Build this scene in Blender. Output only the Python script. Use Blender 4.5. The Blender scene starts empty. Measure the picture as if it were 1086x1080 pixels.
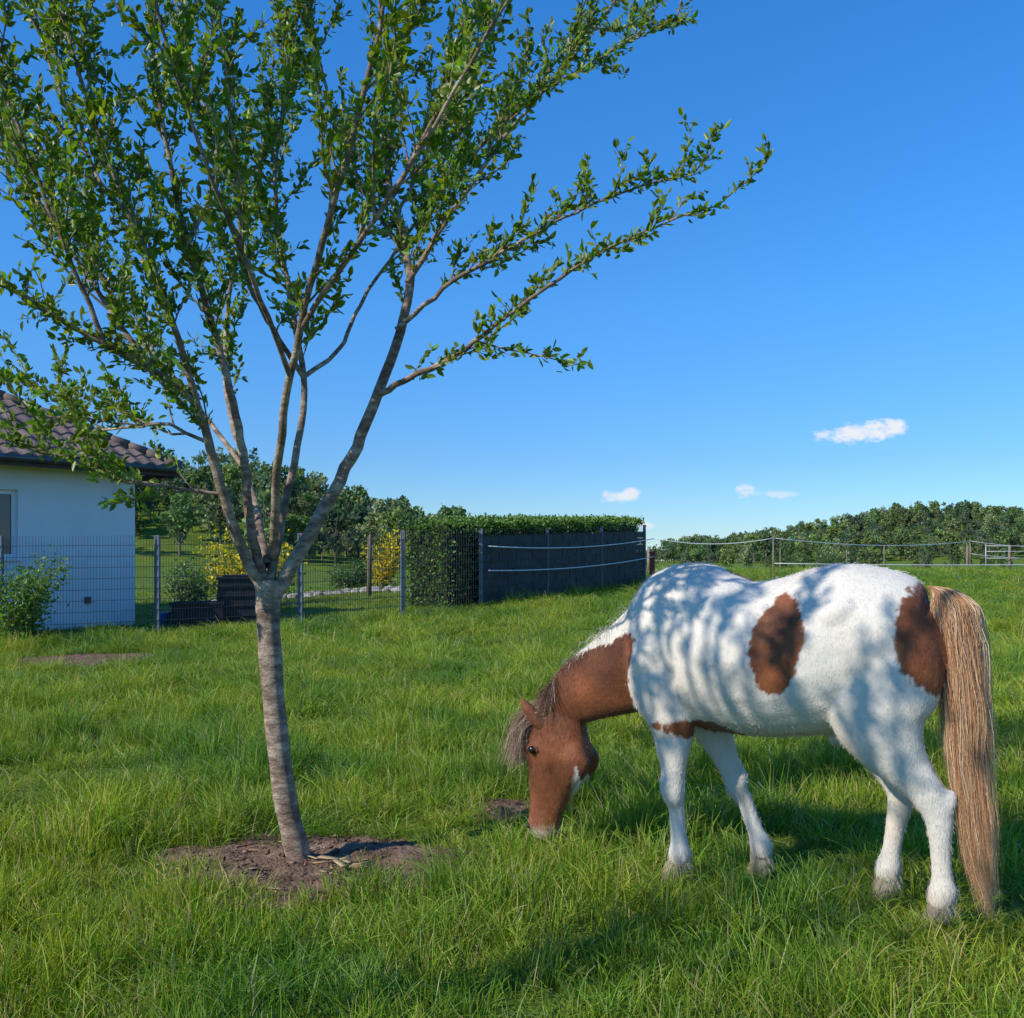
import bpy, math, random
import numpy as np
from mathutils import Vector, noise, Matrix
rng=np.random.default_rng(7); random.seed(7)
S=bpy.context.scene
COL=S.collection
# ------------------------------------------------------------------ helpers
def norm(v):
    v=np.asarray(v,float); return v/(np.linalg.norm(v,axis=-1,keepdims=True)+1e-9)
def fast_mesh(name,V,F,mat=None,col=None,smooth=False):
    V=np.asarray(V,np.float32); F=np.asarray(F,np.int32)
    me=bpy.data.meshes.new(name)
    me.vertices.add(len(V)); me.vertices.foreach_set('co',V.ravel())
    k=F.shape[1]
    me.loops.add(F.size); me.loops.foreach_set('vertex_index',F.ravel())
    me.polygons.add(len(F)); me.polygons.foreach_set('loop_start',np.arange(len(F),dtype=np.int32)*k)
    me.update(calc_edges=True)
    if col is not None:
        a=me.color_attributes.new('col','FLOAT_COLOR','POINT')
        c=np.ones((len(V),4),np.float32); c[:,:3]=col; a.data.foreach_set('color',c.ravel())
    if smooth: me.polygons.foreach_set('use_smooth',np.ones(len(F),bool))
    if mat: me.materials.append(mat)
    return me
def obj(name,me,parent=None,link=True):
    o=bpy.data.objects.new(name,me)
    if link: COL.objects.link(o)
    if parent: o.parent=parent
    return o
def empty(name,loc=(0,0,0),rz=0):
    o=bpy.data.objects.new(name,None); o.location=loc; o.rotation_euler=(0,0,rz); o.empty_display_size=.3
    COL.objects.link(o); return o
class MB:
    def __init__(s): s.V=[];s.F=[];s.n=0
    def add(s,V,F):
        V=[tuple(map(float,v)) for v in V]
        s.V+=V; s.F+=[tuple(int(i)+s.n for i in f) for f in F]; s.n+=len(V)
    def box(s,c,ux,uy,uz):
        c,ux,uy,uz=[np.array(a,float) for a in (c,ux,uy,uz)]
        P=[c+a*ux+b*uy+d*uz for d in(-1,1) for b in(-1,1) for a in(-1,1)]
        s.add(P,[(0,2,3,1),(4,5,7,6),(0,1,5,4),(2,6,7,3),(0,4,6,2),(1,3,7,5)])
    def abox(s,x0,x1,y0,y1,z0,z1):
        s.box(((x0+x1)/2,(y0+y1)/2,(z0+z1)/2),((x1-x0)/2,0,0),(0,(y1-y0)/2,0),(0,0,(z1-z0)/2))
    def tube(s,P,R,n=8):
        V,F=tube(P,R,n); s.add(V,F)
        s.F+=[tuple(s.n-len(V)+i for i in range(n))[::-1],tuple(s.n-n+i for i in range(n))]
    def make(s,name,mat,parent=None,smooth=False,bevel=0):
        me=bpy.data.meshes.new(name); me.from_pydata(s.V,[],s.F); me.update()
        if smooth: me.polygons.foreach_set('use_smooth',[True]*len(me.polygons))
        me.materials.append(mat); o=obj(name,me,parent)
        if bevel:
            m=o.modifiers.new('b','BEVEL'); m.width=bevel; m.segments=2
        return o
def tube(P,R,n=6):
    P=np.asarray(P,float); R=np.asarray(R,float)
    T=norm(np.gradient(P,axis=0))
    up=np.array([0,0,1.]) if abs(T[0][2])<.9 else np.array([1.,0,0])
    A=norm(np.cross(T[0],up)); V=[]
    th=np.arange(n)/n*2*math.pi
    for i in range(len(P)):
        A=norm(A-T[i]*np.dot(A,T[i])); B=np.cross(T[i],A)
        V.append(P[i]+R[i]*(np.cos(th)[:,None]*A+np.sin(th)[:,None]*B))
    V=np.concatenate(V); F=[]
    for i in range(len(P)-1):
        for j in range(n):
            k=(j+1)%n
            F.append((i*n+j,i*n+k,(i+1)*n+k,(i+1)*n+j))
    return V,np.array(F)
def catmull(P,sub=6):
    P=np.asarray(P,float); Q=np.vstack([2*P[0]-P[1],P,2*P[-1]-P[-2]]); out=[]
    for i in range(1,len(Q)-2):
        for t in np.arange(sub)/sub:
            a,b,c,d=Q[i-1],Q[i],Q[i+1],Q[i+2]
            out.append(.5*((2*b)+(-a+c)*t+(2*a-5*b+4*c-d)*t*t+(-a+3*b-3*c+d)*t**3))
    out.append(P[-1]); return np.array(out)
def ss(x,a,b):
    t=np.clip((x-a)/(b-a),0,1); return t*t*(3-2*t)
# survey: eye at (0,0,1.4) looking +Y; bearings measured, depth estimated for every point
def sv(px,py,d): return np.array([(px-543)/1043*d, d, 1.4+(595-py)/1043*d])
def terr(x,y):
    x=np.asarray(x,float); y=np.asarray(y,float)
    sl=.25+.75*ss(x,-9,-1)
    z=.045*(np.clip(y,16,36)-16)*sl
    z=z-.004*np.clip(y-36,0,120)
    z=z+14.5*np.exp(-((x+60)/36)**2-((y-190)/48)**2)
    z=z+17*np.exp(-((x-185)/70)**2-((y-430)/70)**2)+7*np.exp(-((x-330)/90)**2-((y-420)/80)**2)
    z=z+6*np.exp(-((x+200)/90)**2-((y-300)/90)**2)
    z=z+.018*np.sin(1.7*x+.5)*np.sin(1.3*y+.3*x)*(1-ss(y,15,30))
    return z
# ------------------------------------------------------------------ materials
def newmat(name):
    m=bpy.data.materials.new(name); m.use_nodes=True; nt=m.node_tree; nt.nodes.clear(); return m,nt
def N(nt,t,**k):
    n=nt.nodes.new(t)
    for a,b in k.items():
        if a in n.inputs: n.inputs[a].default_value=b
        else: setattr(n,a,b)
    return n
def L(nt,a,b): nt.links.new(a,b)
def mat_std(name,c1,c2,scale=5,rough=.7,bump=.2,bscale=40,stretch=(1,1,1),spec=.3,metal=0):
    m,nt=newmat(name)
    tc=N(nt,'ShaderNodeTexCoord'); mp=N(nt,'ShaderNodeMapping'); mp.inputs['Scale'].default_value=stretch
    L(nt,tc.outputs['Object'],mp.inputs['Vector'])
    n1=N(nt,'ShaderNodeTexNoise',Scale=scale,Detail=6.); L(nt,mp.outputs[0],n1.inputs['Vector'])
    r=N(nt,'ShaderNodeValToRGB'); r.color_ramp.elements[0].position=.35; r.color_ramp.elements[1].position=.65
    r.color_ramp.elements[0].color=(*c1,1); r.color_ramp.elements[1].color=(*c2,1)
    L(nt,n1.outputs[0],r.inputs[0])
    n2=N(nt,'ShaderNodeTexNoise',Scale=bscale,Detail=8.); L(nt,mp.outputs[0],n2.inputs['Vector'])
    b=N(nt,'ShaderNodeBump',Strength=bump,Distance=.02); L(nt,n2.outputs[0],b.inputs['Height'])
    p=N(nt,'ShaderNodeBsdfPrincipled',Roughness=rough,Metallic=metal); p.inputs['Specular IOR Level'].default_value=spec
    L(nt,r.outputs[0],p.inputs['Base Color']); L(nt,b.outputs[0],p.inputs['Normal'])
    o=N(nt,'ShaderNodeOutputMaterial'); L(nt,p.outputs[0],o.inputs[0]); return m
def mat_leaf(name,trans=.35,rough=.5,randv=0.0,patch=False,spec=.3):
    m,nt=newmat(name)
    a=N(nt,'ShaderNodeAttribute',attribute_name='col'); c=a.outputs['Color']
    if patch:
        g=N(nt,'ShaderNodeNewGeometry')
        n=N(nt,'ShaderNodeTexNoise',Scale=.7,Detail=5.,Roughness=.6); L(nt,g.outputs['Position'],n.inputs['Vector'])
        r=N(nt,'ShaderNodeValToRGB'); e=r.color_ramp.elements
        e[0].position=.36; e[1].position=.62; e[0].color=(.58,.78,.8,1); e[1].color=(1.45,1.16,.9,1)
        L(nt,n.outputs[0],r.inputs[0])
        mx=N(nt,'ShaderNodeMix',data_type='RGBA',blend_type='MULTIPLY'); mx.inputs[0].default_value=1
        L(nt,c,mx.inputs[6]); L(nt,r.outputs[0],mx.inputs[7]); c=mx.outputs[2]
    if randv>0:
        oi=N(nt,'ShaderNodeObjectInfo'); mr=N(nt,'ShaderNodeMapRange'); mr.inputs[3].default_value=1-randv; mr.inputs[4].default_value=1+randv
        L(nt,oi.outputs['Random'],mr.inputs[0])
        hs=N(nt,'ShaderNodeHueSaturation'); L(nt,c,hs.inputs['Color']); L(nt,mr.outputs[0],hs.inputs['Value']); c=hs.outputs[0]
    p=N(nt,'ShaderNodeBsdfPrincipled',Roughness=rough); p.inputs['Specular IOR Level'].default_value=spec
    L(nt,c,p.inputs['Base Color'])
    o=N(nt,'ShaderNodeOutputMaterial')
    if trans>0:
        t=N(nt,'ShaderNodeBsdfTranslucent')
        h=N(nt,'ShaderNodeHueSaturation',Saturation=1.1,Value=1.4); L(nt,c,h.inputs['Color']); L(nt,h.outputs[0],t.inputs[0])
        mix=N(nt,'ShaderNodeMixShader'); mix.inputs[0].default_value=trans
        L(nt,p.outputs[0],mix.inputs[1]); L(nt,t.outputs[0],mix.inputs[2]); L(nt,mix.outputs[0],o.inputs[0])
    else: L(nt,p.outputs[0],o.inputs[0])
    return m
# ------------------------------------------------------------------ world, sun, camera
SUN=np.array([-.85,-.53,0]); SUN/=np.linalg.norm(SUN); EL=math.radians(37)
w=bpy.data.worlds.new('World'); S.world=w; w.use_nodes=True; nt=w.node_tree; nt.nodes.clear()
sky=N(nt,'ShaderNodeTexSky'); sky.sky_type='NISHITA'; sky.sun_disc=False; sky.sun_elevation=EL
sky.sun_rotation=math.atan2(SUN[0],SUN[1])%(2*math.pi); sky.air_density=1.0; sky.dust_density=.0; sky.ozone_density=2.0; sky.altitude=0
tc=N(nt,'ShaderNodeTexCoord'); sp=N(nt,'ShaderNodeSeparateXYZ'); L(nt,tc.outputs['Generated'],sp.inputs[0])
er=N(nt,'ShaderNodeValToRGB'); L(nt,sp.outputs['Z'],er.inputs[0]); e=er.color_ramp.elements
# white-balance of the clear-air sky with height above the horizon
e[0].position=0; e[0].color=(.225,.305,.43,1); e[1].position=.5; e[1].color=(.28,.50,.74,1)
for ps,cc_ in ((.10,(.215,.325,.48,1)),(.25,(.26,.43,.62,1))):
    x=e.new(ps); x.color=cc_
tn=N(nt,'ShaderNodeMix',data_type='RGBA',blend_type='MULTIPLY'); tn.inputs[0].default_value=1; L(nt,er.outputs[0],tn.inputs[7]); L(nt,sky.outputs[0],tn.inputs[6])
hs=N(nt,'ShaderNodeHueSaturation',Saturation=1.08,Value=2.2); L(nt,tn.outputs[2],hs.inputs['Color'])
def M(op,a,b=None,c=None):
    n=N(nt,'ShaderNodeMath',operation=op)
    for i,v in enumerate((a,b,c)):
        if v is None: continue
        if isinstance(v,(int,float)): n.inputs[i].default_value=v
        else: L(nt,v,n.inputs[i])
    return n.outputs[0]
yy=M('MAXIMUM',sp.outputs['Y'],.001)
u=M('DIVIDE',sp.outputs['X'],yy); v=M('DIVIDE',sp.outputs['Z'],yy)
cx=N(nt,'ShaderNodeCombineXYZ'); L(nt,u,cx.inputs[0]); L(nt,M('MULTIPLY',v,1.6),cx.inputs[1])
cn=N(nt,'ShaderNodeTexNoise',Scale=60.,Detail=8.,Roughness=.6); L(nt,cx.outputs[0],cn.inputs['Vector'])
tot=None
for (a,b,ra,rb,k) in [(.345,.128,.040,.010,1),(.366,.133,.034,.012,1),(.388,.137,.016,.009,1),(.110,.065,.020,.008,.9),(.120,.069,.012,.007,.9),(.237,.070,.012,.008,.85),(.262,.068,.03,.0045,.5),(.124,.037,.02,.0055,.8),(.475,.038,.03,.005,.6)]:
    du=M('DIVIDE',M('SUBTRACT',u,a),ra); dv=M('DIVIDE',M('SUBTRACT',v,b),rb)
    r2=M('ADD',M('MULTIPLY',du,du),M('MULTIPLY',dv,dv))
    mk=N(nt,'ShaderNodeMapRange',interpolation_type='SMOOTHSTEP'); 
    L(nt,M('SUBTRACT',M('ADD',M('MULTIPLY',cn.outputs[0],3.6),-.7),r2),mk.inputs[0]); mk.inputs[1].default_value=0; mk.inputs[2].default_value=1.3; mk.inputs[4].default_value=k
    tot=mk.outputs[0] if tot is None else M('MAXIMUM',tot,mk.outputs[0])
mx=N(nt,'ShaderNodeMix',data_type='RGBA'); L(nt,tot,mx.inputs[0]); L(nt,hs.outputs[0],mx.inputs[6]); mx.inputs[7].default_value=(6.3,6.5,7.0,1)
bg=N(nt,'ShaderNodeBackground',Strength=.135); L(nt,mx.outputs[2],bg.inputs[0])
wo=N(nt,'ShaderNodeOutputWorld'); L(nt,bg.outputs[0],wo.inputs[0])
ld=bpy.data.lights.new('sun','SUN'); ld.energy=4.8; ld.angle=math.radians(.53); ld.color=(1,.95,.86)
lo=bpy.data.objects.new('sun',ld); COL.objects.link(lo); lo.location=(-20,-20,30)
sd=Vector((SUN[0]*math.cos(EL),SUN[1]*math.cos(EL),math.sin(EL))); lo.rotation_euler=sd.to_track_quat('Z','Y').to_euler()
cd=bpy.data.cameras.new('camera'); cam=bpy.data.objects.new('camera',cd); COL.objects.link(cam); S.camera=cam
cam.location=(0,0,1.4); cam.rotation_euler=(math.pi/2,0,0); cd.sensor_fit='HORIZONTAL'; cd.sensor_width=36; cd.lens=36*1043/1086; cd.shift_y=55/1086; cd.clip_end=6000; cd.clip_start=.05
S.view_settings.view_transform='Standard'; S.view_settings.look='None'; S.view_settings.exposure=0; S.view_settings.gamma=1
# ------------------------------------------------------------------ ground
m_ground,nt=newmat('meadow_ground')
g=N(nt,'ShaderNodeNewGeometry')
n1=N(nt,'ShaderNodeTexNoise',Scale=.35,Detail=6.); n2=N(nt,'ShaderNodeTexNoise',Scale=9.,Detail=8.); n3=N(nt,'ShaderNodeTexNoise',Scale=60.,Detail=4.)
for n in(n1,n2,n3): L(nt,g.outputs['Position'],n.inputs['Vector'])
r1=N(nt,'ShaderNodeValToRGB'); e=r1.color_ramp.elements; e[0].position=.35;e[1].position=.65; e[0].color=(.10,.165,.022,1); e[1].color=(.19,.25,.038,1)
L(nt,n1.outputs[0],r1.inputs[0])
r2=N(nt,'ShaderNodeValToRGB'); e=r2.color_ramp.elements; e[0].position=.35;e[1].position=.7; e[0].color=(.55,.6,.5,1); e[1].color=(1.15,1.1,1,1)
L(nt,n2.outputs[0],r2.inputs[0])
mx=N(nt,'ShaderNodeMix',data_type='RGBA',blend_type='MULTIPLY'); mx.inputs[0].default_value=1; L(nt,r1.outputs[0],mx.inputs[6]); L(nt,r2.outputs[0],mx.inputs[7])
b=N(nt,'ShaderNodeBump',Strength=.8,Distance=.05); L(nt,n3.outputs[0],b.inputs['Height'])
p=N(nt,'ShaderNodeBsdfPrincipled',Roughness=.95); p.inputs['Specular IOR Level'].default_value=.1
L(nt,mx.outputs[2],p.inputs['Base Color']); L(nt,b.outputs[0],p.inputs['Normal']); o=N(nt,'ShaderNodeOutputMaterial'); L(nt,p.outputs[0],o.inputs[0])
t=np.linspace(-1,1,301); gx=np.sinh(t*6.2)/np.sinh(6.2)*2500; ty=np.linspace(-.72,1,301); gy=np.sinh(ty*6.2)/np.sinh(6.2)*3000+4
X,Y=np.meshgrid(gx,gy); Z=terr(X,Y); V=np.stack([X,Y,Z],-1).reshape(-1,3)
i,j=np.meshgrid(np.arange(300),np.arange(300)); a=(j*301+i).ravel(); F=np.stack([a,a+1,a+302,a+301],1)
obj('ground',fast_mesh('ground',V,F,m_ground,smooth=True))
# ------------------------------------------------------------------ scatter
def make_scatter(name,P,ROT,SC,IDX,variants):
    me=bpy.data.meshes.new(name); me.vertices.add(len(P)); me.vertices.foreach_set('co',np.asarray(P,np.float32).ravel())
    for nm,ar in (('rot',ROT),('scl',SC)):
        at=me.attributes.new(nm,'FLOAT_VECTOR','POINT'); at.data.foreach_set('vector',np.asarray(ar,np.float32).ravel())
    at=me.attributes.new('idx','INT','POINT'); at.data.foreach_set('value',np.asarray(IDX,np.int32))
    o=obj(name,me)
    c=bpy.data.collections.new(name+'_variants')
    for k,vm in enumerate(variants):
        vo=bpy.data.objects.new(name+'_clump',vm); vo.parent=o; c.objects.link(vo)
    ng=bpy.data.node_groups.new(name,'GeometryNodeTree')
    ng.interface.new_socket('Geometry',in_out='INPUT',socket_type='NodeSocketGeometry'); ng.interface.new_socket('Geometry',in_out='OUTPUT',socket_type='NodeSocketGeometry')
    gi=ng.nodes.new('NodeGroupInput'); go=ng.nodes.new('NodeGroupOutput'); ip=ng.nodes.new('GeometryNodeInstanceOnPoints'); ci=ng.nodes.new('GeometryNodeCollectionInfo')
    ci.inputs['Collection'].default_value=c; ci.inputs['Separate Children'].default_value=True; ci.inputs['Reset Children'].default_value=True
    def na(nm,dt):
        n=ng.nodes.new('GeometryNodeInputNamedAttribute'); n.data_type=dt; n.inputs['Name'].default_value=nm; return n.outputs[0]
    l=ng.links.new
    l(gi.outputs[0],ip.inputs['Points']); l(ci.outputs[0],ip.inputs['Instance']); ip.inputs['Pick Instance'].default_value=True
    l(na('idx','INT'),ip.inputs['Instance Index']); l(na('rot','FLOAT_VECTOR'),ip.inputs['Rotation']); l(na('scl','FLOAT_VECTOR'),ip.inputs['Scale'])
    l(ip.outputs[0],go.inputs[0])
    md=o.modifiers.new('scatter','NODES'); md.node_group=ng
    return o
def ribbons(P,W,C,seed=0,taper=True):
    r=np.random.default_rng(seed); Nn,K,_=P.shape
    T=norm(np.gradient(P,axis=1)); Rv=r.normal(size=(Nn,1,3)); Sd=norm(np.cross(T,np.broadcast_to(Rv,T.shape)))
    prof=np.linspace(1,.12,K)**.7 if taper else np.ones(K)
    h=Sd*(W[:,None,None]*.5*prof[None,:,None])
    V=np.stack([P-h,P+h],2).reshape(-1,3)
    base=(np.arange(Nn)*K*2)[:,None]+np.arange(K-1)[None]*2
    base=base.ravel(); F=np.stack([base,base+1,base+3,base+2],1)
    if C.ndim==2: C=np.broadcast_to(C[:,None],(Nn,K,3))
    Cc=np.repeat(C.reshape(-1,3),2,axis=0)
    return V,F,Cc
m_grass=mat_leaf('grass_blades',.30,.5,.22,True,.3)
def tuft(nb,rad,hmin,hmax,wd,seed,dry=.09,lean=.65):
    r=np.random.default_rng(seed); K=5
    ang=r.uniform(0,2*np.pi,nb); rr=rad*np.sqrt(r.uniform(0,1,nb)); root=np.stack([rr*np.cos(ang),rr*np.sin(ang),np.full(nb,-.015)],1)
    az=ang+r.normal(0,1.,nb); H=r.uniform(hmin,hmax,nb); ln=r.uniform(.1,1,nb)**1.2*lean*H*1.4
    t=np.linspace(0,1,K)
    P=root[:,None]+np.stack([np.cos(az)[:,None]*ln[:,None]*t**2,np.sin(az)[:,None]*ln[:,None]*t**2,(H+.015)[:,None]*(t-.30*t**2.5*(ln/H)[:,None])],-1)
    base=np.array([.195,.31,.032]); c=base*r.uniform(.6,1.25,(nb,1)); c[:,0]*=r.uniform(.75,1.3,nb)
    d=r.uniform(0,1,nb)<dry; c[d]=np.array([.48,.44,.21])*r.uniform(.6,1.1,(d.sum(),1))
    C=c[:,None]*np.linspace(.75,1.15,K)[None,:,None]  # roots darkened: shade low between the blades put into their colour
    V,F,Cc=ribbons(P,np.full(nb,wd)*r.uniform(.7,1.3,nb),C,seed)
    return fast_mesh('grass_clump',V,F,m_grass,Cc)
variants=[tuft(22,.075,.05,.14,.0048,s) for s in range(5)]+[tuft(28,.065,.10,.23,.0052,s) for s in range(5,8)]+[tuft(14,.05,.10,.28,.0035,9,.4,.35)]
fx=np.array([-15,-8.9,-6.6,-4.2,-2.3,-.74,.92,2.6,4.25,4.3]); fy=np.array([14,17.1,18.3,19.5,20.7,23.3,25.8,29,31.5,80])
def pt_noise(P,s,o=0): return np.array([noise.noise(Vector((float(a)*s+o,float(b)*s,o))) for a,b in P])
TB=(-1.0,4.49)
PX=[];SC=[]
for (y0,y1,dens,ws,hsx) in [(1.2,4.5,190,1.03,.82),(4.5,8,150,1.15,.9),(8,15,70,1.65,.95),(15,24,32,2.3,1.0),(24,45,14,3.5,1.0)]:
    W=.66*y1+1.2; n=int(dens*(y1-y0)*2*W)
    x=rng.uniform(-W,W,n); y=rng.uniform(y0,y1,n); k=(np.abs(x)<.62*y+.8)
    x=x[k];y=y[k]
    lawn=y>np.interp(x,fx,fy)
    nz=pt_noise(np.stack([x,y],1),.9)+.9*pt_noise(np.stack([x,y],1),2.7,5)
    h=hsx*(1+.9*nz)*rng.uniform(.7,1.3,len(x))
    h=np.where(lawn,.35,h)
    e=((x-TB[0]-.06)/.64)**2+((y-TB[1]-.02)/.44)**2+ .8*pt_noise(np.stack([x,y],1),4,2)
    k=(e>1.0)|((rng.uniform(0,1,len(x))<.05)&(e>.25)); h=np.where(e<1.35,h*.65,h)
    e2=((x+6.0)/1.1)**2+((y-13.7)/1.1)**2; k&=(e2>1)
    e3=((x+.02)/.18)**2+((y-5.5)/.2)**2; k&=(e3>1)
    for hx_,hy_ in ((1.63,3.74),(.755,4.33),(1.17,4.41),(1.545,4.06)):
        dd_=np.hypot(x-hx_,(y-hy_+.10)); h=np.where(dd_<.3,h*(.5+.5*dd_/.3),h)
    x=x[k];y=y[k];h=h[k]
    PX.append(np.stack([x,y,terr(x,y)],1)); SC.append(np.stack([ws*np.ones(len(x)),ws*np.ones(len(x)),np.clip(h,.25,1.9)],1))
PX=np.concatenate(PX);SC=np.concatenate(SC); n=len(PX)
ROT=np.stack([rng.normal(0,.12,n),rng.normal(0,.12,n),rng.uniform(0,6.28,n)],1)
nz=pt_noise(PX[:,:2],1.1,9); IDX=np.where(rng.uniform(0,1,n)<.015,8,np.where(nz+rng.normal(0,.2,n)>.12,rng.integers(5,8,n),rng.integers(0,5,n)))
make_scatter('grass',PX,ROT,SC,IDX,variants)
m_soil=mat_std('soil',(.10,.055,.032),(.25,.155,.10),9,.95,1.,60)
def soil_patch(name,cx_,cy_,rx,ry,h=.03):
    V=[];F=[];nr,na=30,110
    for i in range(nr+1):
        for j in range(na):
            a=j/na*2*math.pi; r=i/nr*(1+.12*math.sin(3*a+1)+.07*math.sin(7*a))
            x=cx_+rx*r*math.cos(a); y=cy_+ry*r*math.sin(a)
            z=float(terr(x,y))+.006+h*(1-(i/nr)**2)*(.5+.8*noise.noise(Vector((x*6,y*6,0))))+.014*noise.noise(Vector((x*25,y*25,3)))+.008*noise.noise(Vector((x*70,y*70,3)))
            if i==nr: z-=.03
            V.append((x,y,z))
    for i in range(nr):
        for j in range(na): F.append((i*na+j,i*na+(j+1)%na,(i+1)*na+(j+1)%na,(i+1)*na+j))
    return obj(name,fast_mesh(name,V,F,m_soil,smooth=True))
soil_patch('soil_patch',TB[0]+.06,TB[1]+.02,.76,.54,.045)
soil_patch('soil_patch',-6.0,13.9,1.2,1.1,.02); soil_patch('soil_patch',-.02,5.5,.24,.24,.03)
m_chip=mat_leaf('bark_chips',.0,.85,0)
mb=[];cc=[];ff=[];n0=0
for k in range(800):
    a=rng.uniform(0,6.28); r=rng.uniform(.0,1)**.5; x=TB[0]+.06+.68*r*math.cos(a); y=TB[1]+.5*r*math.sin(a)
    s=rng.uniform(.002,.007)*(2 if rng.uniform()<.08 else 1); l=s*rng.uniform(1.2,5)
    if k<9: x=TB[0]+.10+rng.uniform(0,.26); y=TB[1]-.1+rng.uniform(-.08,.08); s=rng.uniform(.010,.018);l=s*rng.uniform(2.5,4.5)
    q=Matrix.Rotation(rng.uniform(0,6.28) if k>=9 else rng.normal(0,.6),3,'Z')@Matrix.Rotation(rng.normal(0,.35),3,'X')
    z=float(terr(x,y))+.006+.045*(1-min(r,1)**2)*(.5+.8*noise.noise(Vector((x*6,y*6,0))))+.004
    if k<9: z=float(terr(x,y))+.05
    pts=[(-l,-s*.6,0),(l*.8,-s,0),(l,s*.5,0),(-l*.7,s,0)]
    top=[Vector(p)+Vector((0,0,s*.25)) for p in pts]
    vs=[q@Vector(p)+Vector((x,y,z)) for p in pts]+[q@p+Vector((x,y,z)) for p in top]
    mb+= [tuple(v) for v in vs]; ff+=[(n0+a_,n0+b_,n0+c_,n0+d_) for a_,b_,c_,d_ in((0,3,2,1),(4,5,6,7),(0,1,5,4),(1,2,6,5),(2,3,7,6),(3,0,4,7))]; n0+=8
    c=np.array([.44,.31,.16])*rng.uniform(.6,1.15) if k<9 or rng.uniform()<.10 else np.array([.16,.09,.055])*rng.uniform(.5,1.7)
    cc+=[c]*8
obj('bark_mulch',fast_mesh('bark_mulch',mb,ff,m_chip,np.array(cc)))
# ------------------------------------------------------------------ leaf generator
def leaves(P,D,size,C,ratio=.42,seed=1):
    r=np.random.default_rng(seed); n=len(P); D=norm(D); R=r.normal(size=(n,3)); Sd=norm(np.cross(D,R)); Nn=np.cross(Sd,D)
    s=size[:,None]; w=s*ratio*.5
    cup=Nn*s*.10
    V=np.stack([P,P+D*s*.32-Sd*w+cup,P+D*s*.68-Sd*w*.8+cup,P+D*s,P+D*s*.68+Sd*w*.8+cup,P+D*s*.32+Sd*w+cup],1).reshape(-1,3)
    b=np.arange(n)*6; F=np.concatenate([np.stack([b,b+1,b+2,b+3],1),np.stack([b,b+3,b+4,b+5],1)])
    return V,F,np.repeat(C,6,axis=0)
# ------------------------------------------------------------------ fruit trees
m_bark,nt=newmat('tree_bark')
tc=N(nt,'ShaderNodeTexCoord'); mp=N(nt,'ShaderNodeMapping'); mp.inputs['Scale'].default_value=(1,1,2.2); L(nt,tc.outputs['Object'],mp.inputs[0])
n1=N(nt,'ShaderNodeTexNoise',Scale=13.,Detail=9.,Roughness=.72); L(nt,mp.outputs[0],n1.inputs['Vector'])
n0_=N(nt,'ShaderNodeTexNoise',Scale=6.,Detail=4.); L(nt,tc.outputs['Object'],n0_.inputs['Vector'])
r=N(nt,'ShaderNodeValToRGB'); e=r.color_ramp.elements; e[0].position=.36;e[0].color=(.07,.042,.028,1); e[1].position=.62;e[1].color=(.56,.43,.31,1); x=e.new(.49); x.color=(.25,.165,.11,1)
mixf=N(nt,'ShaderNodeMath',operation='MULTIPLY_ADD'); L(nt,n1.outputs[0],mixf.inputs[0]); mixf.inputs[1].default_value=.7; 
mm=N(nt,'ShaderNodeMath',operation='MULTIPLY'); L(nt,n0_.outputs[0],mm.inputs[0]); mm.inputs[1].default_value=.32; L(nt,mm.outputs[0],mixf.inputs[2])
L(nt,mixf.outputs[0],r.inputs[0])
b=N(nt,'ShaderNodeBump',Strength=1.,Distance=.02); L(nt,n1.outputs[0],b.inputs['Height'])
p=N(nt,'ShaderNodeBsdfPrincipled',Roughness=.75); L(nt,r.outputs[0],p.inputs['Base Color']); L(nt,b.outputs[0],p.inputs['Normal']); o=N(nt,'ShaderNodeOutputMaterial'); L(nt,p.outputs[0],o.inputs[0])
m_tleaf=mat_leaf('tree_leaves',.45,.40,0,False,.5)
D0=4.49
def limb(pts,r0,r1,foliage=(.3,1),dens=1.0,ls=1.0):
    P=np.array([sv(a,b_,D0+dy) for a,b_,dy in pts]); P=catmull(P,6)
    n=len(P); P[2:-1]+=rng.normal(size=(n-3,3))*.003
    t=np.linspace(0,1,n); R=r0+(r1-r0)*t**.8
    return P,R,foliage,dens,ls
def trunk_(P): 
    P=catmull(np.array(P),10); tt_=np.linspace(0,1,len(P)); return P,np.interp(tt_,[0,.06,.15,.5,.85,.93,1],[.09,.072,.056,.05,.054,.06,.05])+.002*np.sin(tt_*40)
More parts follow.
